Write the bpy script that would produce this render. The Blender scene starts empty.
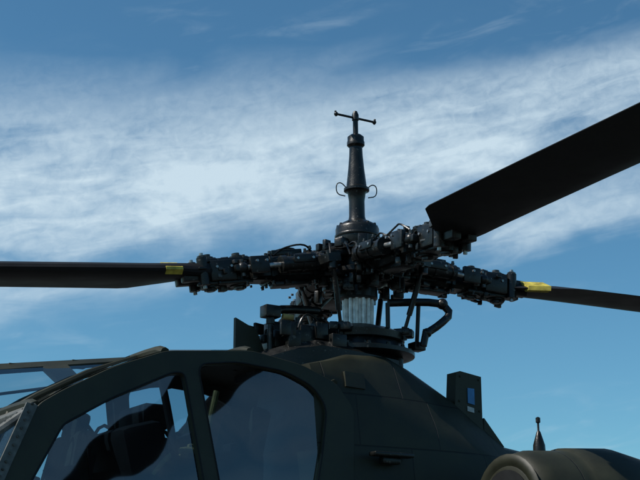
import bpy, bmesh, math, random
from mathutils import Vector, Matrix
random.seed(7)
rad=math.radians
sc=bpy.context.scene
# ------------------------------------------------------------------ materials
def mat(name,col,rough=0.5,metal=0.0,var=0.25,bump=0.0,scale=12.0,spec=0.4,panel=False,wear=None):
    m=bpy.data.materials.new(name); m.use_nodes=True
    nt=m.node_tree; b=nt.nodes['Principled BSDF']
    b.inputs['Roughness'].default_value=rough; b.inputs['Metallic'].default_value=metal
    b.inputs['Specular IOR Level'].default_value=spec
    tc=nt.nodes.new('ShaderNodeTexCoord')
    n=nt.nodes.new('ShaderNodeTexNoise'); n.inputs['Scale'].default_value=scale; n.inputs['Detail'].default_value=6
    nt.links.new(tc.outputs['Object'],n.inputs['Vector'])
    r=nt.nodes.new('ShaderNodeValToRGB')
    r.color_ramp.elements[0].position=0.3; r.color_ramp.elements[1].position=0.7
    lo=[c*(1-var) for c in col]; hi=[min(1,c*(1+var)) for c in col]
    r.color_ramp.elements[0].color=(*lo,1); r.color_ramp.elements[1].color=(*hi,1)
    nt.links.new(n.outputs['Fac'],r.inputs['Fac']); nt.links.new(r.outputs['Color'],b.inputs['Base Color'])
    mr=nt.nodes.new('ShaderNodeMapRange'); mr.inputs['To Min'].default_value=max(0,rough-0.12); mr.inputs['To Max'].default_value=min(1,rough+0.12)
    nt.links.new(n.outputs['Fac'],mr.inputs['Value']); nt.links.new(mr.outputs['Result'],b.inputs['Roughness'])
    if wear:    # paint chipped through in small patches
        n3=nt.nodes.new('ShaderNodeTexNoise'); n3.inputs['Scale'].default_value=38; n3.inputs['Detail'].default_value=4
        nt.links.new(tc.outputs['Object'],n3.inputs['Vector'])
        w=nt.nodes.new('ShaderNodeMapRange'); w.inputs['From Min'].default_value=.64; w.inputs['From Max'].default_value=.70
        nt.links.new(n3.outputs['Fac'],w.inputs['Value'])
        mw=nt.nodes.new('ShaderNodeMix'); mw.data_type='RGBA'; nt.links.new(w.outputs['Result'],mw.inputs[0]); nt.links.new(r.outputs['Color'],mw.inputs[6]); mw.inputs[7].default_value=(*wear,1)
        nt.links.new(mw.outputs[2],b.inputs['Base Color'])
    if bump>0:
        n2=nt.nodes.new('ShaderNodeTexNoise'); n2.inputs['Scale'].default_value=scale*4; n2.inputs['Detail'].default_value=5
        nt.links.new(tc.outputs['Object'],n2.inputs['Vector'])
        bp=nt.nodes.new('ShaderNodeBump'); bp.inputs['Strength'].default_value=bump; bp.inputs['Distance'].default_value=0.01
        nt.links.new(n2.outputs['Fac'],bp.inputs['Height']); nt.links.new(bp.outputs['Normal'],b.inputs['Normal'])
        if panel:   # skin joints: grooves between sheet-metal panels
            mp=nt.nodes.new('ShaderNodeMapping'); mp.inputs['Rotation'].default_value=(rad(90),0,0)
            br=nt.nodes.new('ShaderNodeTexBrick'); br.inputs['Scale'].default_value=1.0; br.inputs['Mortar Size'].default_value=0.004; br.inputs['Mortar Smooth'].default_value=0.3
            br.inputs['Brick Width'].default_value=.52; br.inputs['Row Height'].default_value=.29; br.offset=.37
            br.inputs['Color1'].default_value=(1,1,1,1); br.inputs['Color2'].default_value=(.72,.72,.72,1); br.inputs['Mortar'].default_value=(.2,.2,.2,1)
            nt.links.new(tc.outputs['Object'],mp.inputs['Vector']); nt.links.new(mp.outputs[0],br.inputs['Vector'])
            bp2=nt.nodes.new('ShaderNodeBump'); bp2.invert=True; bp2.inputs['Strength'].default_value=.8; bp2.inputs['Distance'].default_value=.005
            nt.links.new(br.outputs['Fac'],bp2.inputs['Height']); nt.links.new(bp.outputs['Normal'],bp2.inputs['Normal']); nt.links.new(bp2.outputs['Normal'],b.inputs['Normal'])
            mu=nt.nodes.new('ShaderNodeMix'); mu.data_type='RGBA'; mu.blend_type='MULTIPLY'; mu.inputs[0].default_value=1
            nt.links.new(r.outputs['Color'],mu.inputs[6]); nt.links.new(br.outputs['Color'],mu.inputs[7]); nt.links.new(mu.outputs[2],b.inputs['Base Color'])
    return m
M_OLIVE=mat('olive_drab_paint',(0.020,0.022,0.013),0.52,0,0.3,0.10,5,.32)
M_SKIN=mat('olive_drab_skin',(0.022,0.024,0.014),0.52,0,0.35,0.12,5,.32,panel=True)
M_BLADE=mat('blade_paint',(0.009,0.009,0.0095),0.6,0,0.3,0.05,6,.25)
M_BLACK=mat('hub_black_paint',(0.0065,0.0070,0.0062),0.36,0.0,0.5,0.12,25,.38,wear=(.07,.07,.062))
M_DARK=mat('dark_interior',(0.010,0.011,0.012),0.7,0,0.3,0,10,.2)
M_STEEL=mat('bare_steel',(0.74,0.73,0.70),0.36,0.35,0.3,0.1,30)
M_ROD=mat('greased_rod_steel',(0.30,0.30,0.29),0.3,0.7,0.5,0.1,30)
M_GREY=mat('worn_grey_metal',(0.05,0.05,0.048),0.34,0.5,0.8,0.1,40)
M_FRAME=mat('weathered_frame_paint',(0.085,0.09,0.085),0.6,0,0.4,0.1,30)
M_YEL=mat('yellow_paint',(0.40,0.33,0.05),0.6,0,0.4,0,30)
M_BLUE=mat('blue_placard',(0.04,0.18,0.40),0.5,0,0.2,0,30)
M_WHITE=mat('placard_white',(0.4,0.42,0.42),0.5,0,0.2,0,60)
M_SEAT=mat('seat_fabric',(0.03,0.034,0.026),0.9,0,0.4,0.3,20,.1)
M_TAN=mat('tan_webbing',(0.30,0.22,0.08),0.8,0,0.3,0.2,20)
M_RUB=mat('tyre_rubber',(0.02,0.02,0.02),0.8,0,0.2,0.2,20)
def glassmat(name,tint,base):
    m=bpy.data.materials.new(name); m.use_nodes=True; nt=m.node_tree
    for n in list(nt.nodes): nt.nodes.remove(n)
    o=nt.nodes.new('ShaderNodeOutputMaterial'); mx=nt.nodes.new('ShaderNodeMixShader')
    t=nt.nodes.new('ShaderNodeBsdfTransparent'); t.inputs['Color'].default_value=(*tint,1)
    g=nt.nodes.new('ShaderNodeBsdfGlossy'); g.inputs['Roughness'].default_value=0.03; g.inputs['Color'].default_value=(1,1,1,1)
    tc=nt.nodes.new('ShaderNodeTexCoord'); nz=nt.nodes.new('ShaderNodeTexNoise'); nz.inputs['Scale'].default_value=2.2; nz.inputs['Detail'].default_value=1
    nt.links.new(tc.outputs['Object'],nz.inputs['Vector'])
    bp=nt.nodes.new('ShaderNodeBump'); bp.inputs['Strength'].default_value=.22; bp.inputs['Distance'].default_value=.05
    nt.links.new(nz.outputs['Fac'],bp.inputs['Height']); nt.links.new(bp.outputs['Normal'],g.inputs['Normal'])
    lw=nt.nodes.new('ShaderNodeLayerWeight'); lw.inputs['Blend'].default_value=.5
    p=nt.nodes.new('ShaderNodeMath'); p.operation='POWER'; p.inputs[1].default_value=4; nt.links.new(lw.outputs['Facing'],p.inputs[0])
    q=nt.nodes.new('ShaderNodeMath'); q.operation='MULTIPLY_ADD'; q.inputs[1].default_value=.9; q.inputs[2].default_value=base; nt.links.new(p.outputs[0],q.inputs[0])
    nt.links.new(q.outputs[0],mx.inputs['Fac']); nt.links.new(t.outputs[0],mx.inputs[1]); nt.links.new(g.outputs[0],mx.inputs[2])
    nt.links.new(mx.outputs[0],o.inputs['Surface'])
    return m
M_GLASS=glassmat('canopy_glass',(0.34,0.46,0.54),.12)
M_GLASS2=glassmat('door_glass',(0.60,0.68,0.70),.08)
# ------------------------------------------------------------------ helicopter (local frame: x forward, y port, z up, metres)
heli=bpy.data.objects.new('attack_helicopter',None); sc.collection.objects.link(heli)
heli.location=(0.232,7.85,0); heli.rotation_euler=(0,0,rad(212))
class B:
    def __init__(s): s.bm=bmesh.new()
    def box(s,c,sz,rot=None,bev=0.006):
        m=Matrix.Translation(c)@(rot.to_4x4() if rot else Matrix.Identity(4))@Matrix.Diagonal((*sz,1))
        r=bmesh.ops.create_cube(s.bm,size=1,matrix=m)
        if bev>0:
            ed={e for v in r['verts'] for e in v.link_edges}
            bmesh.ops.bevel(s.bm,geom=list(ed),offset=min(bev,min(sz)*0.3),segments=2,affect='EDGES',profile=0.5)
    def cyl(s,p1,p2,r1,r2=None,seg=16):
        p1=Vector(p1);p2=Vector(p2); r2=r1 if r2 is None else r2
        d=p2-p1; L=d.length
        if L<1e-6:return
        q=d.to_track_quat('Z','Y').to_matrix().to_4x4()
        bmesh.ops.create_cone(s.bm,cap_ends=True,segments=seg,radius1=r1,radius2=r2,depth=L,matrix=Matrix.Translation((p1+p2)/2)@q)
    def sph(s,c,r,seg=12):
        bmesh.ops.create_uvsphere(s.bm,u_segments=seg,v_segments=seg//2+2,radius=r,matrix=Matrix.Translation(c))
    def lathe(s,prof,c=(0,0,0),seg=32,M=None):
        rings=[]
        c=Vector(c)
        for r,z in prof:
            rg=[]
            for i in range(seg):
                a=2*math.pi*i/seg
                p=Vector((r*math.cos(a),r*math.sin(a),z))
                p=(M@p if M else p)+c
                rg.append(s.bm.verts.new(p))
            rings.append(rg)
        for a,b in zip(rings,rings[1:]):
            for i in range(seg):
                s.bm.faces.new((a[i],a[(i+1)%seg],b[(i+1)%seg],b[i]))
        s.bm.faces.new(list(reversed(rings[0]))); s.bm.faces.new(rings[-1])
    def loft(s,secs,closed=True,caps=True):
        rings=[[s.bm.verts.new(p) for p in sec] for sec in secs]
        n=len(rings[0])
        for a,b in zip(rings,rings[1:]):
            for i in range(n if closed else n-1):
                s.bm.faces.new((a[i],a[(i+1)%n],b[(i+1)%n],b[i]))
        if caps:
            s.bm.faces.new(list(reversed(rings[0]))); s.bm.faces.new(rings[-1])
    def pipe(s,pts,r,seg=10,smooth=2):
        P=[Vector(p) for p in pts]
        for _ in range(smooth):
            Q=[P[0]]
            for a,b in zip(P,P[1:]): Q+= [a.lerp(b,.25),a.lerp(b,.75)]
            P=Q+[P[-1]]
        secs=[];up=None
        for i,p in enumerate(P):
            t=(P[min(i+1,len(P)-1)]-P[max(i-1,0)]).normalized()
            if up is None:
                up=t.orthogonal().normalized()
            up=(up-t*up.dot(t)).normalized(); sd=t.cross(up)
            secs.append([p+(up*math.cos(2*math.pi*k/seg)+sd*math.sin(2*math.pi*k/seg))*r for k in range(seg)])
        s.loft(secs)
    def prism(s,pts,vec):
        vec=Vector(vec); a=[s.bm.verts.new(Vector(p)) for p in pts]; b=[s.bm.verts.new(Vector(p)+vec) for p in pts]
        n=len(a)
        for i in range(n): s.bm.faces.new((a[i],a[(i+1)%n],b[(i+1)%n],b[i]))
        s.bm.faces.new(list(reversed(a))); s.bm.faces.new(b)
    def bolt(s,c,r,h,ax=(0,0,1)):
        c=Vector(c);ax=Vector(ax).normalized()
        s.cyl(c,c+ax*h*0.4,r*1.25,seg=12); s.cyl(c+ax*h*0.4,c+ax*h,r,seg=6)
    def done(s,name,m,M=None,ang=35,parent=heli):
        bmesh.ops.recalc_face_normals(s.bm,faces=s.bm.faces)
        me=bpy.data.meshes.new(name); s.bm.to_mesh(me); s.bm.free()
        for p in me.polygons: p.use_smooth=True
        me.set_sharp_from_angle(angle=rad(ang))
        me.materials.append(m)
        o=bpy.data.objects.new(name,me); sc.collection.objects.link(o); o.parent=parent
        if M is not None: o.matrix_local=M
        return o
def V3(L): return [Vector(p) for p in L]
def rnd_poly(P,r,n=5):
    out=[];N=len(P)
    for i in range(N):
        a=Vector(P[i-1]);b=Vector(P[i]);c=Vector(P[(i+1)%N])
        ra=min(r,(a-b).length*.45); rc=min(r,(c-b).length*.45)
        p=b+(a-b).normalized()*ra; q=b+(c-b).normalized()*rc
        for k in range(n+1):
            t=k/n; out.append(p*(1-t)**2+b*2*t*(1-t)+q*t*t)
    return out
def panel(name,outer,holes,th,m,O,X,Y,Z,bev=0.004,parent=heli):
    cu=bpy.data.curves.new(name,'CURVE'); cu.dimensions='2D'; cu.fill_mode='BOTH'; cu.extrude=th/2; cu.bevel_depth=bev; cu.bevel_resolution=1
    for P in [outer]+holes:
        pts=[Vector(((p-O).dot(X),(p-O).dot(Y))) for p in P]
        sp=cu.splines.new('POLY'); sp.points.add(len(pts)-1)
        for i,p in enumerate(pts): sp.points[i].co=(p.x,p.y,0,1)
        sp.use_cyclic_u=True
    cu.materials.append(m)
    o=bpy.data.objects.new(name,cu); sc.collection.objects.link(o); o.parent=parent
    Mx=Matrix(((X.x,Y.x,Z.x,O.x),(X.y,Y.y,Z.y,O.y),(X.z,Y.z,Z.z,O.z),(0,0,0,1)))
    o.matrix_local=Mx
    return o
def face(name,P,m):
    b=B(); b.bm.faces.new([b.bm.verts.new(p) for p in P]); return b.done(name,m)
# ------------------------------------------------------------------ fuselage
def chaikin(P,k,a_=.22):
    P=[Vector(p) for p in P]
    for _ in range(k):
        Q=[P[0]]
        for a,b in zip(P,P[1:]): Q+=[a.lerp(b,a_),a.lerp(b,1-a_)]
        P=Q+[P[-1]]
    return P
def hull(stns,k=2,a_=.22):
    secs=[]
    for f,half in stns:
        h=chaikin([(l,z) for l,z in half],k,a_)
        sec=[Vector((f,p.x,p.y)) for p in h]+[Vector((f,-p.x,p.y)) for p in reversed(h[1:-1])]
        secs.append(sec)
    return secs
def std(w,zb,zs,wt,zt): return [(0,zb),(w*.8,zb),(w,zb+.3),(w,zs),(wt,zt),(0,zt)]
b=B()
b.loft(hull([(4.25,std(.16,1.25,1.45,.12,1.62)),(4.0,std(.30,1.0,1.5,.22,1.8)),(3.5,std(.42,.85,1.7,.36,1.95)),(2.9,std(.50,.78,2.0,.47,2.12)),(2.4,std(.53,.75,2.1,.52,2.17)),(.6,std(.54,.75,2.1,.53,2.19))]))
b.done('forward_fuselage',M_SKIN)
def up(w,zb,zs,w2,z2,wt,zt): return [(0,zb),(w*.8,zb),(w,zb+.3),(w,zs),(w2,z2),(wt,zt),(0,zt)]
b=B()
b.loft(hull([(.595,up(.54,.75,2.2,.43,3.00,.40,3.06)),(.45,up(.55,.75,2.25,.44,2.98,.37,3.10)),(.30,up(.56,.75,2.25,.46,2.92,.35,3.15)),(.02,up(.57,.76,2.3,.50,2.80,.33,3.17)),(-.16,up(.59,.78,2.3,.52,2.72,.31,3.11)),(-.47,up(.60,.8,2.2,.53,2.62,.30,2.96)),(-.87,up(.60,.85,2.1,.52,2.45,.28,2.71)),(-1.6,up(.56,.95,2.0,.48,2.35,.26,2.62)),(-2.8,up(.42,1.15,1.9,.38,2.3,.2,2.5)),(-5.5,up(.28,1.35,1.8,.24,2.1,.14,2.25)),(-8.6,up(.14,1.6,1.8,.12,2.0,.08,2.1))],2,.10))
b.done('aft_fuselage',M_SKIN,ang=30)
b=B(); b.prism([(-7.9,-.05,2.0),(-8.9,-.05,2.0),(-9.9,-.05,3.9),(-9.2,-.05,3.9)],(0,.1,0)); b.box((-8.9,0,1.9),(.7,3.2,.06)); b.done('tail_fin',M_OLIVE)
b=B(); b.box((-.3,0,1.75),(.75,4.6,.13),bev=.04)
for s in(1,-1):
    for l in (1.3,2.0):
        b.box((-.2,s*l,1.55),(.6,.09,.25)); b.cyl((.5,s*l,1.35),(-1.0,s*l,1.35),.17,seg=20)
b.done('stub_wing',M_OLIVE)
b=B()
for s in(1,-1):
    b.pipe([(1.3,s*.5,1.1),(1.2,s*.9,.8),(.9,s*1.0,.34)],.06)
    b.cyl((.9,s*.92,.33),(.9,s*1.12,.33),.33,seg=28)
b.cyl((-8.4,-.07,.17),(-8.4,.07,.17),.17,seg=24); b.pipe([(-8.4,0,.2),(-8.5,0,.9),(-8.2,0,1.75)],.05)
b.done('landing_gear',M_RUB)
b=B(); b.lathe([(.0,0.85),(.2,.9),(.27,1.05),(.27,1.35),(.18,1.5)],c=(4.2,0,0)); b.pipe([(2.7,0,.75),(2.8,0,.5),(4.2,0,.45)],.045); b.done('nose_turret',M_OLIVE)
for s,nm in((1,'engine_nacelle_port'),(-1,'engine_nacelle_starboard')):
    b=B(); secs=[]
    for f,ry,rz,zc in [(-.24,.20,.20,2.27),(-.27,.26,.27,2.27),(-.36,.30,.32,2.25),(-.55,.34,.35,2.23),(-.60,.345,.355,2.23),(-.61,.355,.368,2.23),(-.9,.38,.395,2.22),(-1.25,.38,.38,2.17),(-1.7,.33,.33,2.12),(-2.1,.24,.26,2.1)]:
        secs.append([Vector((f,s*1.05+ry*math.cos(a),zc+rz*math.sin(a))) for a in [2*math.pi*i/40 for i in range(40)]])
    b.loft(secs); b.loft([[Vector((f,s*l,z)) for l,z in ((.4,2.5-k),(1.0,2.50-k),(1.0,2.0),(.4,2.0))] for f,k in((-.4,.05),(-1.5,.08),(-1.9,.2))])
    b.lathe([(.21,0),(.225,.012),(.26,.012),(.275,0)],M=Matrix.Rotation(rad(90),3,'Y'),c=(-.245,s*1.05,2.27))
    b.done(nm,M_SKIN,ang=50)
b=B(); b.cyl((-.232,1.05,2.27),(-.239,1.05,2.27),.19,seg=32); b.cyl((-.232,-1.05,2.27),(-.239,-1.05,2.27),.19,seg=32); b.done('engine_intake_face',M_DARK)
# ------------------------------------------------------------------ canopy
SP0=Vector((0,.53,2.3)); ZS=Vector((0,.73,.10)).normalized(); XS=Vector((1,0,0)); YS=ZS.cross(XS).normalized()
outer=V3([(2.406,.553,2.130),(2.308,.520,2.372),(2.175,.478,2.678),(2.044,.467,2.763),(1.781,.447,2.905),(1.485,.431,3.020),(.981,.424,3.074),(.671,.430,3.027),(.458,.442,2.946),(.353,.460,2.808),(.412,.543,2.204)])
w_rear=V3([(1.309,.438,2.969),(1.070,.434,3.004),(.782,.436,2.983),(.610,.446,2.915),(.529,.461,2.804),(.576,.494,2.559),(.668,.542,2.216),(1.183,.544,2.195)])
w_front=V3([(2.261,.543,2.203),(2.044,.490,2.595),(1.782,.468,2.751),(1.449,.446,2.912),(1.386,.446,2.913),(1.273,.545,2.192),(2.275,.550,2.153)])
outer_r=rnd_poly(outer,.05); wr=rnd_poly(w_rear,.06); wf=rnd_poly(w_front,.035)
panel('canopy_side_frame',outer_r,[wr,wf],.03,M_OLIVE,SP0,XS,YS,ZS)
face('canopy_side_glass_rear',[p-ZS*.004 for p in wr],M_GLASS)
face('canopy_side_glass_front',[p-ZS*.004 for p in wf],M_GLASS)
def mir(P): return [Vector((p.x,-p.y,p.z)) for p in P]
MZ=Vector((ZS.x,-ZS.y,ZS.z)); MY=Vector((YS.x,-YS.y,YS.z))
panel('canopy_far_frame',mir(outer_r),[mir(wr),mir(wf)],.03,M_OLIVE,Vector((0,-.53,2.3)),XS,MY,-MZ)
b=B()
for P in (wr,wf):
    Q=[p+ZS*.019 for p in P]; Q.append(Q[0]); b.pipe(Q,.005,seg=6,smooth=0)
b.done('window_seals',M_DARK)
g=B()
for P in (wr,wf):
    cen=sum(P,Vector())/len(P); acc=0
    for a,c in zip(P,P[1:]+[P[0]]):
        L=(c-a).length
        while acc<L:
            p=a.lerp(c,acc/L); n=(c-a).normalized().cross(ZS)
            if n.dot(p-cen)<0: n=-n
            g.bolt(p+n*.018+ZS*.018,.003,.002,ZS); acc+=.06
        acc-=L
g.done('frame_screws',M_OLIVE)
top=[outer[i] for i in (1,2,3,4,5,6,7,8)]
b=B()
for p in (outer[2],outer[5],outer[6],outer[8]):
    q=Vector((p.x,-p.y,p.z)); b.pipe([p,p+Vector((0,-.1,.03)),q+Vector((0,.1,.03)),q],.025,seg=8)
for l in (.12,-.12): b.pipe([Vector((p.x,l,p.z+.025)) for p in top],.018,seg=8,smooth=0)
b.done('canopy_roof_frames',M_OLIVE)
b=B()
for a,c in zip(top,top[1:]):
    if a.x<1.0: continue
    b.bm.faces.new([b.bm.verts.new(v) for v in (a+Vector((0,0,.012)),c+Vector((0,0,.012)),Vector((c.x,-c.y,c.z+.012)),Vector((a.x,-a.y,a.z+.012)))])
b.done('canopy_roof_glass',M_GLASS)
b=B()
R=[p for p in top if p.x<1.3]
b.loft([[Vector((p.x,p.y-.01,p.z)),Vector((p.x,p.y*.6,p.z+.035)),Vector((p.x,-p.y*.6,p.z+.035)),Vector((p.x,-p.y+.01,p.z))] for p in R],closed=True)
b.done('canopy_roof_skin',M_OLIVE)
c0=outer[2]; c1=Vector((2.86,.50,2.15))
WX=Vector((0,1,0)); WY=(c0-c1); WY.y=0; WY.normalize(); WZ=WX.cross(WY)
def wq(a,t): 
    p=c1.lerp(c0,t); return Vector((p.x,a,p.z))
o_=[wq(-.47,0),wq(.47,0),wq(.46,1),wq(-.46,1)]
h_=[wq(-.42,.05),wq(.42,.05),wq(.41,.93),wq(-.41,.93)]
panel('windscreen_frame',o_,[rnd_poly(h_,.03)],.03,M_FRAME,wq(0,0),WX,WY,WZ)
face('windscreen_glass',h_,M_GLASS)
b=B()
for s in (1,-1):
    for i in range(24):
        p=wq(s*.445,.02+i*.04); b.bolt(p+WZ*.018,.005,.006,WZ)
    b.cyl(wq(s*.48,0),wq(s*.47,1.0),.022,seg=8)
b.done('windscreen_rivets',M_FRAME)
for s,nm in ((1,'port'),(-1,'starboard')):
    P=[outer[1],c0,c1,Vector((2.9,.5,2.1)),outer[0]]
    P=[Vector((p.x,s*p.y,p.z)) for p in P]
    face('quarter_pane_'+nm,P,M_GLASS2)
    b=B(); a=Vector((outer[2].x,s*(outer[2].y+.012),outer[2].z)); c=Vector((outer[1].x,s*(outer[1].y+.012),outer[1].z)); d=Vector((outer[0].x,s*(outer[0].y+.012),outer[0].z))
    off=Vector((.055,0,.01))
    b.prism([a,c,d,d+off,c+off,a+off],(0,s*.014,0)); b.done('quarter_pane_strip_'+nm,M_FRAME)
    g=B()
    for i in range(16):
        t=i/15; p=(a.lerp(c,t*2) if t<.5 else c.lerp(d,t*2-1))+off*.5+Vector((0,s*.014,0)); g.bolt(p,.006,.006,(0,s,0))
    g.done('strip_rivets_'+nm,M_GREY)
# open crew doors on the far side
hA=Vector((2.12,-.44,2.70));hB=Vector((.95,-.43,3.05));hC=Vector((.80,-.92,3.27));hD=Vector((2.35,-.95,3.04))
def dq(u,v): return (hB.lerp(hA,u)).lerp(hC.lerp(hD,u),v)
b=B()
def bar(p,q,w=.03): b.pipe([p,q],w,seg=8,smooth=0)
def slab(u0,u1,v0,v1,t=.03): b.prism([dq(u0,v0),dq(u1,v0),dq(u1,v1),dq(u0,v1)],(0,0,t))
slab(0,1,0,.13); slab(0,1,.87,1); slab(0,.06,.13,.87); slab(.94,1,.13,.87); slab(.46,.56,.13,.87)
for u in (.1,.4,.65,.9): b.box(dq(u,0),(.06,.05,.05)); b.box(dq(u,1),(.09,.04,.05))
bar(dq(.60,.5)-Vector((0,0,.01)),dq(.90,.5)-Vector((0,0,.01)),.009)
b.done('open_crew_door_frame',M_OLIVE)
face('open_crew_door_glass',[dq(.0,.0)+Vector((0,0,.012)),dq(1,.0)+Vector((0,0,.012)),dq(1,1)+Vector((0,0,.012)),dq(.0,1)+Vector((0,0,.012))],M_GLASS2)
# cockpit interior
b=B()
for f,z in((.95,2.2),(1.95,2.0)):
    r=Matrix.Rotation(rad(-12),3,'Y')
    b.box((f-.12,0,z+.30),(.12,.42,.66),r,.04); b.box((f-.17,0,z+.66),(.08,.20,.14),r,.04)
    b.box((f+.1,.25,z+.15),(.5,.06,.4),None,.03); b.box((f+.1,-.25,z+.15),(.5,.06,.4),None,.03)
b.done('crew_seats',M_SEAT)
b=B()
b.box((1.50,0,2.42),(.25,.74,.5),Matrix.Rotation(rad(15),3,'Y'),.05); b.box((2.42,0,2.25),(.3,.6,.3),Matrix.Rotation(rad(20),3,'Y'),.05)
b.box((1.42,.05,2.72),(.16,.34,.14),None,.03)
for s in(1,-1): b.pipe([(1.35,s*.40,2.2),(1.40,s*.38,2.6),(1.48,s*.33,3.0)],.02)
b.cyl((2.2,0,2.3),(2.1,0,2.58),.05); b.box((2.08,0,2.6),(.12,.2,.12),None,.02)
for i in range(60):
    b.box((random.uniform(.8,2.3),random.uniform(-.42,.4),random.uniform(2.2,2.6)),(random.uniform(.03,.14),random.uniform(.03,.1),random.uniform(.03,.14)),Matrix.Rotation(random.uniform(-.6,.6),3,'Y'),.008)
for i in range(12):
    x=random.uniform(.9,2.1); y=random.uniform(-.4,.3); b.pipe([(x,y,2.3),(x+.05,y,2.66),(x+.2,y+.05,2.70),(x+.28,y,2.3)],.01,seg=6)
b.done('instrument_consoles',M_DARK)
b=B()
b.pipe([(1.02,.12,2.9),(1.1,.14,2.6),(1.15,.15,2.3)],.018); b.pipe([(1.02,-.12,2.9),(1.1,-.14,2.6),(1.15,-.15,2.3)],.018)
b.pipe([(1.2,.38,2.5),(1.3,.36,2.55),(1.42,.37,2.5),(1.5,.36,2.4)],.015)
for q in ((1.3,.3,2.52),(1.24,.28,2.56),(1.36,.32,2.47)): b.box(q,(.05,.03,.04),None,.01)
b.done('seat_harness',M_TAN)
# ------------------------------------------------------------------ deck details
b=B()
b.prism([(.85,-.012,3.358),(.85,-.012,3.05),(.66,-.012,3.05),(.66,-.012,3.18),(.71,-.012,3.299)],(0,.024,0))
b.done('wire_strike_cutter',M_OLIVE)
b=B()
b.loft([[Vector((f,w,z0)),Vector((f,w,z1-.04)),Vector((f,w-.05,z1)),Vector((f,-w+.05,z1)),Vector((f,-w,z1-.04)),Vector((f,-w,z0))] for f,w,z0,z1 in ((.78,.12,3.0,3.14),(.6,.22,3.0,3.2),(.42,.26,3.0,3.24),(.2,.3,3.0,3.22),(-.1,.28,3.0,3.2))])
b.box((.45,.12,3.27),(.12,.10,.12)); b.box((.5,-.1,3.30),(.16,.12,.16)); b.box((.3,.22,3.24),(.1,.08,.08))
b.box((.38,.05,3.30),(.08,.3,.10)); b.box((.58,.02,3.25),(.10,.12,.10))
for i in range(26):
    b.box((random.uniform(.2,.68),random.uniform(-.2,.24),random.uniform(3.22,3.34)),(random.uniform(.02,.08),random.uniform(.02,.08),random.uniform(.03,.11)),Matrix.Rotation(random.uniform(-.5,.5),3,'Z'),.005)
for i in range(6):
    x=random.uniform(.3,.55); y=random.uniform(-.1,.2); b.pipe([(x,y,3.24),(x-.03,y+.03,3.38),(x-.12,y,3.40),(x-.2,y,3.30)],.008,seg=8)
b.done('mast_deck_cowling',M_BLACK)
b=B()
b.prism([(-.49,.32,3.123),(-.52,.32,3.132),(-.68,.32,3.111),(-.68,.32,2.861),(-.69,.32,2.74),(-.47,.32,2.85)],(0,-.09,0))
b.prism([(-.71,.30,2.866),(-.86,.30,2.70),(-.70,.30,2.68)],(0,-.05,0))
for x,z in ((-.52,3.10),(-.66,3.09),(-.66,2.90),(-.51,2.95)): b.bolt((x,.32,z),.006,.006,(0,1,0))
b.prism([(.38,.43,3.028),(.25,.43,3.023),(.26,.46,2.933),(.39,.46,2.938)],(0,-.12,0))
b.done('aft_deck_fairing',M_OLIVE)
b=B(); b.prism([(-.57,.322,3.033),(-.62,.322,3.032),(-.62,.322,2.934),(-.57,.322,2.942)],(0,.004,0)); b.done('blue_placard',M_BLUE)
b=B(); b.prism([(-.565,.322,2.923),(-.615,.322,2.914),(-.615,.322,2.886),(-.565,.322,2.893)],(0,.004,0)); b.done('white_placard',M_WHITE)
b=B()
p=Vector((-.52,1.0,2.585)); b.lathe([(.035,-.02),(.033,.03),(.012,.10),(.006,.11),(.006,.15),(.013,.155),(.013,.18),(.004,.185)],c=p,seg=16); b.done('deck_antenna',M_BLACK)
b=B()
b.box((.18,.59,2.559),(.26,.07,.024),None,.012); b.box((.18,.57,2.529),(.12,.05,.04),None,.01)
b.done('side_step',M_BLACK)
# ------------------------------------------------------------------ rotor head
HZ=3.79
b=B()
b.lathe([(.30,3.20),(.34,3.21),(.34,3.235),(.28,3.25),(.26,3.29)],seg=40)
b.lathe([(.24,3.29),(.28,3.30),(.285,3.34),(.22,3.37),(.15,3.385),(.12,3.40)],seg=40)
for k in range(16):
    a=k*math.pi/8; b.bolt((.315*math.cos(a),.315*math.sin(a),3.235),.012,.02)
for k in range(4):
    a=rad(-3+45+90*k); c=Vector((math.cos(a),math.sin(a),0)); b.box(c*.27+Vector((0,0,3.34)),(.14,.07,.05),Matrix.Rotation(a,3,'Z'),.01)
for k in range(3):
    a=rad(20+120*k); c=Vector((.24*math.cos(a),.24*math.sin(a),0)); b.cyl(c+Vector((0,0,3.05)),c+Vector((0,0,3.32)),.03); b.sph(c+Vector((0,0,3.32)),.035)
b.done('swashplate',M_BLACK)
b=B(); b.cyl((0,0,3.38),(0,0,3.66),.080,seg=32)
for k in range(14):
    a=k*2*math.pi/14; b.cyl((.084*math.cos(a),.084*math.sin(a),3.40),(.087*math.cos(a),.087*math.sin(a),3.575),.012,seg=8)
b.done('mast_splines',M_STEEL)
b=B()
b.lathe([(.10,3.565),(.12,3.575),(.12,3.64),(.10,3.66)],seg=32)
b.lathe([(.15,3.66),(.21,3.68),(.23,3.705),(.23,3.73),(.19,3.745)],seg=36)
b.lathe([(.14,3.73),(.14,3.86)],seg=30)
b.lathe([(.20,3.84),(.215,3.85),(.215,3.87),(.15,3.885),(.12,3.90)],seg=36)
for k in range(20):
    a=k*math.pi/10; b.bolt((.195*math.cos(a),.195*math.sin(a),3.87),.011,.022); b.bolt((.20*math.cos(a),.20*math.sin(a),3.69),.011,-.02)
for i in range(110):
    a=random.uniform(0,6.28); r=random.uniform(.15,.29); z=random.choice([random.uniform(3.60,3.76),random.uniform(3.80,3.90)])
    b.box((r*math.cos(a),r*math.sin(a),z),(random.uniform(.02,.08),random.uniform(.02,.06),random.uniform(.02,.08)),Matrix.Rotation(a,3,'Z'),.004)
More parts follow.
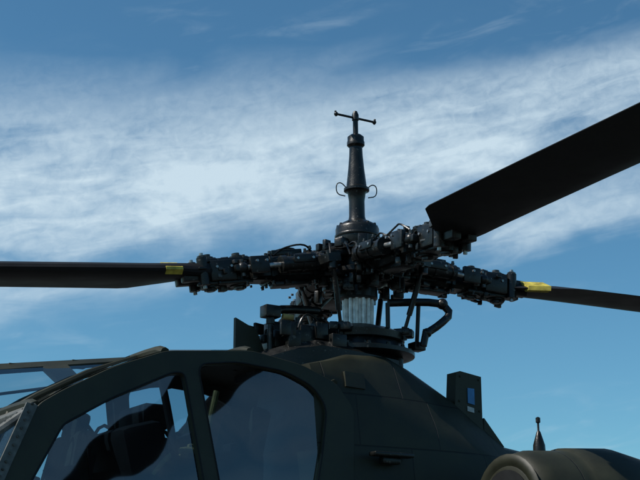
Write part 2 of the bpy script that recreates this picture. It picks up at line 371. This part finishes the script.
for i in range(14):
    a=random.uniform(0,6.28); r=random.uniform(.14,.24)
    p=Vector((r*math.cos(a),r*math.sin(a),3.84)); q=Vector(((r+.12)*math.cos(a+.5),(r+.12)*math.sin(a+.5),3.78)); b.pipe([p,(p+q)/2+Vector((0,0,.08)),q],.006,seg=6)
b.done('rotor_hub',M_BLACK)
T=Matrix.Translation((0,0,3.9))@Matrix.Rotation(rad(0.6),4,'Y')@Matrix.Translation((0,0,-3.9))
b=B()
b.lathe([(.10,3.86),(.120,3.885),(.134,3.92),(.136,4.015),(.130,4.03),(.112,4.045),(.075,4.066),(.056,4.074),(.050,4.10),(.049,4.20),(.056,4.25),(.064,4.262),(.080,4.268),(.080,4.283),(.064,4.295),(.060,4.33),(.050,4.42),(.043,4.50),(.041,4.555),(.056,4.57),(.056,4.59),(.052,4.60),(.052,4.625),(.034,4.64),(.02,4.645)],seg=40)
b.lathe([(.1375,3.96),(.141,3.965),(.141,3.975),(.1375,3.98)],seg=40)
for k in range(12):
    a=k*math.pi/6; b.bolt((.120*math.cos(a),.120*math.sin(a),4.03),.008,.014)
b.done('air_data_mast',M_BLACK,T)
b=B()
b.lathe([(.017,4.63),(.017,4.735),(.022,4.74),(.022,4.775),(.012,4.80)],seg=16)
b.cyl((-.145,0,4.755),(.145,0,4.755),.0075,seg=10)
for s in(1,-1):
    b.sph((s*.145,0,4.755),.014); b.cyl((s*.145,0,4.74),(s*.150,0,4.775),.007,seg=8)
b.done('air_data_probe',M_BLACK,T)
b=B()
for s in (1,-1):
    base=Vector((s*.062,-s*.02,4.285))
    b.pipe([base,base+Vector((s*.035,-s*.01,.035)),base+Vector((s*.065,-s*.02,.02)),base+Vector((s*.06,-s*.02,-.045)),base+Vector((s*.01,0,-.055))],.0035,seg=8)
b.done('mast_wire_loops',M_BLACK,T)
def octa(x,w,h,c=.3):
    w/=2;h/=2; return [Vector((x,y,z)) for y,z in ((w,h*(1-c)),(w*(1-c),h),(-w*(1-c),h),(-w,h*(1-c)),(-w,-h*(1-c)),(-w*(1-c),-h),(w*(1-c),-h),(w,-h*(1-c)))]
# name, azimuth, arm droop, blade pitch, blade bend(+up), twist per metre
arms=[('1',-7,9.6,0.5,4.3,-1.2),('2',86,4.0,0.0,5.0,1.6),('3',172,2.6,8.5,2.2,-1.2),('4',-104,5.0,3,0,-1.2)]
for nm,az,droop,pitch,bend,twist in arms:
    A=Matrix.Translation((0,0,HZ))@Matrix.Rotation(rad(az),4,'Z')@Matrix.Rotation(rad(droop),4,'Y')
    random.seed(int(nm)*11)
    b=B(); g=B(); st=B()
    b.box((.17,0,.06),(.26,.26,.035)); b.box((.17,0,-.06),(.26,.26,.035)); b.box((.24,0,0),(.2,.13,.06))
    b.loft([octa(.24,.22,.15),octa(.34,.23,.17),octa(.6,.19,.14),octa(.76,.15,.12),octa(.80,.13,.10)])
    for x,w,h in((.25,.25,.18),(.36,.255,.19),(.62,.21,.16),(.78,.17,.14)):
        b.loft([octa(x-.01,w,h),octa(x+.01,w,h)])
        for y in(-.4,-.13,.13,.4):
            g.bolt((x,y*w,h/2),.009,.02); g.bolt((x,y*w,-h/2),.009,-.02)
    b.box((.49,0,.095),(.2,.11,.035)); b.box((.47,.0,-.09),(.24,.1,.03))
    for z in(.066,-.066): b.box((.89,0,z),(.30,.15,.024)); 
    b.box((.89,0,0),(.2,.09,.10))
    for x in(.80,.985):
        b.cyl((x,0,-.085),(x,0,.085),.060,seg=24); g.cyl((x,0,-.105),(x,0,.115),.024,seg=12); g.cyl((x,0,.088),(x,0,.100),.038,seg=6); g.cyl((x,0,-.100),(x,0,-.088),.038,seg=6)
    for y in(.085,-.085):
        b.box((1.07,y*.6,0),(.2,.06,.10)); b.cyl((1.05,y,-.08),(1.05,y,.08),.032,seg=16); st.cyl((1.05,y,-.10),(1.05,y,.108),.012,seg=10); g.cyl((1.05,y,.08),(1.05,y,.092),.026,seg=6)
    for s in(1,-1):
        y=s*.155
        b.cyl((.32,y,.0),(.58,y,.0),.044,seg=20); b.cyl((.31,y,0),(.34,y,0),.052,seg=20); b.cyl((.56,y,0),(.59,y,0),.052,seg=20); b.cyl((.44,y,0),(.46,y,0),.049,seg=20)
        st.cyl((.59,y,0),(.80,y*.8,0),.015,seg=12); b.sph((.82,y*.8,0),.034); b.box((.84,y*.6,0),(.06,.10,.04)); b.box((.28,y,0),(.08,.05,.08))
        g.cyl((.82,y*.8,-.05),(.82,y*.8,.05),.014,seg=8); g.cyl((.27,y,-.06),(.27,y,.07),.015,seg=8)
        b.box((.45,y*1.3,.02),(.14,.02,.05)); b.box((.72,y*.95,.01),(.12,.03,.10)); b.box((.93,s*.09,0),(.16,.03,.12))
        for x in (.40,.50,.70,.76,.88,.97): st.cyl((x,s*.10 if x>.8 else y*1.3,.02),(x,(s*.112 if x>.8 else y*1.3+s*.016),.02),.008,seg=8)
    b.prism([Vector((.22,.10,-.03)),Vector((.40,.10,-.03)),Vector((.35,.31,-.03)),Vector((.27,.31,-.03))],(0,0,.05))
    for i in range(4):
        y=random.uniform(-.1,.1); x=random.uniform(.2,.5)
        b.pipe([(x,y,.08),(x+.06,y+.03,.13),(x+.18,y-.02,.12),(x+.26,y,.07)],.006,seg=6)
    for i in range(60):
        x=random.uniform(.16,1.1); s=random.choice((1,-1)); t=random.random()
        sz=(random.uniform(.012,.06),random.uniform(.012,.04),random.uniform(.012,.045))
        if t<.5: c=(x,random.uniform(-.09,.09),s*random.uniform(.07,.09))
        else: c=(x,s*random.uniform(.09,.13),random.uniform(-.06,.06))
        (b if i%3 else g).box(c,sz,Matrix.Rotation(random.uniform(-.4,.4),3,'Z'),.003)
    b.done('blade_arm_'+nm,M_BLACK,A); g.done('arm_fittings_'+nm,M_GREY,A); st.done('arm_rods_'+nm,M_ROD,A)
    P=A@Vector((.31,.28,-.02)); ang=math.atan2(P.y,P.x); Q=Vector((.29*math.cos(ang),.29*math.sin(ang),3.35))
    b=B(); b.cyl(P+Vector((0,0,.04)),P-Vector((0,0,.05)),.028); b.cyl(P,Q,.011); d=Q-P; b.cyl(P+d*.25,P+d*.75,.017); b.sph(Q,.028); b.cyl(Q-Vector((0,0,.05)),Q+Vector((0,0,.03)),.016); b.box(Q*0.95+Vector((0,0,3.35*.05)),(.1,.05,.04),Matrix.Rotation(ang,3,'Z')); b.done('pitch_link_'+nm,M_BLACK)
    b=B(); secs=[]
    prof=[(0,0),(.02,.022),(.08,.042),(.25,.053),(.5,.046),(.8,.02),(1,.003),(1,-.001),(.8,-.012),(.5,-.028),(.25,-.036),(.08,-.030),(.02,-.016)]
    LE=.14; TEf=-.39
    rs=[.98,1.02,1.10,1.2,1.3,1.36,1.42,1.7,2.2,3,4,5,6,6.9,7.3]
    def te(r):
        if r<1.02: return -.09
        if r<1.38: return -.09+(TEf+.09)*(r-1.02)/.36
        return TEf
    def zb(r): return math.tan(rad(bend))*max(0,r-1.0)-.004*max(0,r-1)**2
    for r in rs:
        T_=te(r); le=LE if r>1.1 else (.09 if r<1.01 else .12); ch=le-T_; tw=rad(min(r-1,3)*twist)
        lesw=-.12*max(0,(r-6.9)/.4)
        sec=[]
        for u,v in prof:
            y=le+lesw-u*ch; z=v*.9*(1 if r>1.15 else 1.1)
            sec.append(Vector((r,y*math.cos(tw)-z*math.sin(tw),y*math.sin(tw)+z*math.cos(tw)+zb(r))))
        secs.append(sec)
    b.loft(secs)
    BM=A@Matrix.Rotation(rad(pitch),4,'X')
    b.done('main_rotor_blade_'+nm,M_BLADE,BM,ang=25)
    b=B()
    if nm=='1':
        b.loft([[Vector((r,y,z+zb(r))) for y,z in ((.110,-.030),(LE+.003,-.008),(LE+.003,.008),(.05,.055))] for r in (1.19,1.29)])
    elif nm=='3':
        b.loft([[Vector((r,y,z+zb(r))) for y,z in ((te(r)-.003,-.012),(te(r)+.03,-.022),(te(r)+.10,.05),(te(r)-.003,.016))] for r in (1.12,1.18,1.23)])
    else:
        b.loft([[Vector((r,y,z+zb(r))) for y,z in ((-.05,.03),(.08,.03),(.08,.056),(-.05,.056))] for r in (1.13,1.24)])
    b.done('yellow_blade_marking_'+nm,M_YEL,BM)
b=B()
pts=V3([(-.12,.15,3.536),(-.34,.22,3.556),(-.43,.28,3.542),(-.48,.30,3.482),(-.39,.30,3.404),(-.31,.28,3.349)])
b.pipe(pts,.024,seg=12,smooth=1); b.cyl((-.305,.28,3.365),(-.28,.28,3.267),.022); b.sph(pts[5],.03); b.sph(pts[2],.035)
b.cyl((-.31,.2,3.549),(-.29,.2,3.275),.013); b.box((-.29,.2,3.275),(.08,.08,.05)); b.cyl((-.08,.2,3.521),(-.08,.2,3.307),.014)
pts=V3([(.29,0,3.466),(.55,.05,3.437),(.66,.08,3.400),(.66,.08,3.328)])
b.pipe(pts,.026,seg=12,smooth=1); b.box(pts[2],(.1,.08,.07)); b.cyl(pts[2]-Vector((0,0,.02)),pts[2]-Vector((0,0,.25)),.018)
b.cyl((.43,0,3.407),(.43,0,3.227),.018)
b.done('scissor_links',M_BLACK)
b=B(); b.cyl((.595,.11,3.375),(.53,.11,3.375),.018); b.done('link_grease_cap',M_TAN)
# ------------------------------------------------------------------ ground
g=B(); N=3000
g.bm.faces.new([g.bm.verts.new(p) for p in ((-N,-N,0),(N,-N,0),(N,N,0),(-N,N,0))])
ground=g.done('ground',mat('airfield_asphalt',(0.06,0.058,0.055),0.9,0,0.2,0.2,0.6),parent=None)
# ------------------------------------------------------------------ world
SUN_EL=rad(50); SUN_AZ=rad(-104)
w=bpy.data.worlds.new('World'); sc.world=w; w.use_nodes=True; nt=w.node_tree
for n in list(nt.nodes): nt.nodes.remove(n)
N_=nt.nodes.new; L_=nt.links.new
out=N_('ShaderNodeOutputWorld'); bg=N_('ShaderNodeBackground'); bg.inputs['Strength'].default_value=0.12
sky=N_('ShaderNodeTexSky'); sky.sky_type='NISHITA'; sky.sun_disc=False; sky.sun_elevation=SUN_EL; sky.sun_rotation=SUN_AZ
sky.air_density=1.0; sky.dust_density=0.3; sky.ozone_density=2.2; sky.altitude=300
tc=N_('ShaderNodeTexCoord'); sp=N_('ShaderNodeSeparateXYZ'); L_(tc.outputs['Generated'],sp.inputs[0])
def mth(op,a,b=None,c=None,clamp=False):
    n=N_('ShaderNodeMath'); n.operation=op; n.use_clamp=clamp
    for i,x in enumerate((a,b,c)):
        if x is None: continue
        if isinstance(x,(int,float)): n.inputs[i].default_value=x
        else: L_(x,n.inputs[i])
    return n.outputs[0]
U=mth('ARCTAN2',sp.outputs[0],sp.outputs[1]); V=mth('SUBTRACT',mth('ARCSINE',sp.outputs[2]),0.279)
def comb(x,y,z=0.0):
    n=N_('ShaderNodeCombineXYZ')
    for i,v in enumerate((x,y,z)):
        if isinstance(v,(int,float)): n.inputs[i].default_value=v
        else: L_(v,n.inputs[i])
    return n.outputs[0]
def noise(vec,scale,detail=6,rough=.55,dist=0.0):
    n=N_('ShaderNodeTexNoise'); n.inputs['Scale'].default_value=scale; n.inputs['Detail'].default_value=detail; n.inputs['Roughness'].default_value=rough; n.inputs['Distortion'].default_value=dist
    L_(vec,n.inputs['Vector']); return n.outputs['Fac']
def sst(v,a,b_,lo=0,hi=1):
    n=N_('ShaderNodeMapRange'); n.interpolation_type='SMOOTHSTEP'; L_(v,n.inputs['Value']); n.inputs['From Min'].default_value=a; n.inputs['From Max'].default_value=b_; n.inputs['To Min'].default_value=lo; n.inputs['To Max'].default_value=hi; return n.outputs['Result']
th=0.17
Ur=mth('ADD',mth('MULTIPLY',U,math.cos(th)),mth('MULTIPLY',V,math.sin(th)))
Vr=mth('SUBTRACT',mth('MULTIPLY',V,math.cos(th)),mth('MULTIPLY',U,math.sin(th)))
big=noise(comb(mth('MULTIPLY',Ur,6.0),mth('MULTIPLY',Vr,19.0),3.1),1.0,4,.5,.6)
mid=noise(comb(mth('MULTIPLY',Ur,14.0),mth('MULTIPLY',Vr,60.0),8.0),1.0,6,.55,.7)
fine=noise(comb(mth('MULTIPLY',Ur,95.0),mth('MULTIPLY',Vr,130.0),1.0),1.0,4,.6,.6)
wob=mth('MULTIPLY',mth('SUBTRACT',big,.5),.09)
Vw=mth('ADD',mth('ADD',V,wob),mth('MULTIPLY',mth('SUBTRACT',mid,.5),.03))
Uc=mth('MAXIMUM',mth('MINIMUM',U,.3),-.3)
Va=mth('SUBTRACT',Vw,mth('MULTIPLY_ADD',Uc,.150,.063))
Ta=mth('MULTIPLY_ADD',Uc,-.07,.052)
envA=sst(mth('DIVIDE',mth('ABSOLUTE',Va),Ta),.2,1.6,1,0)
Vb=mth('SUBTRACT',Vw,mth('MULTIPLY_ADD',Uc,.06,.006))
envB=mth('MULTIPLY',sst(mth('ABSOLUTE',Vb),.004,.040,1,0),sst(U,.02,.16,.2,.75))
env=mth('MAXIMUM',envA,envB)
env=mth('MULTIPLY',env,sst(mth('ABSOLUTE',U),.5,1.3,1,.12))
dens=mth('ADD',mth('MULTIPLY',mth('SUBTRACT',big,.42),1.6),mth('MULTIPLY',mth('SUBTRACT',mid,.5),1.2))
dens=mth('ADD',dens,mth('MULTIPLY',mth('SUBTRACT',fine,.5),.55))
cl=mth('MULTIPLY',env,mth('ADD',dens,.62),clamp=True)
wisps=mth('MULTIPLY',sst(mid,.48,.8),mth('MULTIPLY',sst(big,.42,.65),.22))
cl=mth('MAXIMUM',cl,wisps); cl=mth('MULTIPLY',cl,.92)
tint=N_('ShaderNodeMix'); tint.data_type='RGBA'; tint.blend_type='MULTIPLY'; tint.inputs[0].default_value=1.0
L_(sky.outputs[0],tint.inputs[6]); tint.inputs[7].default_value=(0.47,0.80,0.86,1)
mx=N_('ShaderNodeMix'); mx.data_type='RGBA'; L_(cl,mx.inputs[0]); L_(tint.outputs[2],mx.inputs[6]); mx.inputs[7].default_value=(5.2,6.4,7.2,1)
L_(mx.outputs[2],bg.inputs['Color']); L_(bg.outputs[0],out.inputs['Surface'])
sd=bpy.data.lights.new('sun','SUN'); sd.energy=5.0; sd.angle=rad(.5); sd.color=(1,.95,.88)
so=bpy.data.objects.new('sun',sd); sc.collection.objects.link(so)
dirv=Vector((math.sin(SUN_AZ)*math.cos(SUN_EL),math.cos(SUN_AZ)*math.cos(SUN_EL),math.sin(SUN_EL)))
so.rotation_euler=dirv.to_track_quat('Z','Y').to_euler()
cd=bpy.data.cameras.new('camera'); cd.sensor_width=36; cd.lens=1320/640*36; cd.clip_end=10000; cd.clip_start=.05
co=bpy.data.objects.new('camera',cd); sc.collection.objects.link(co); co.location=(0,0,1.7); co.rotation_euler=(rad(106),0,0)
sc.camera=co
sc.view_settings.view_transform='Standard'; sc.view_settings.look='None'; sc.view_settings.exposure=0
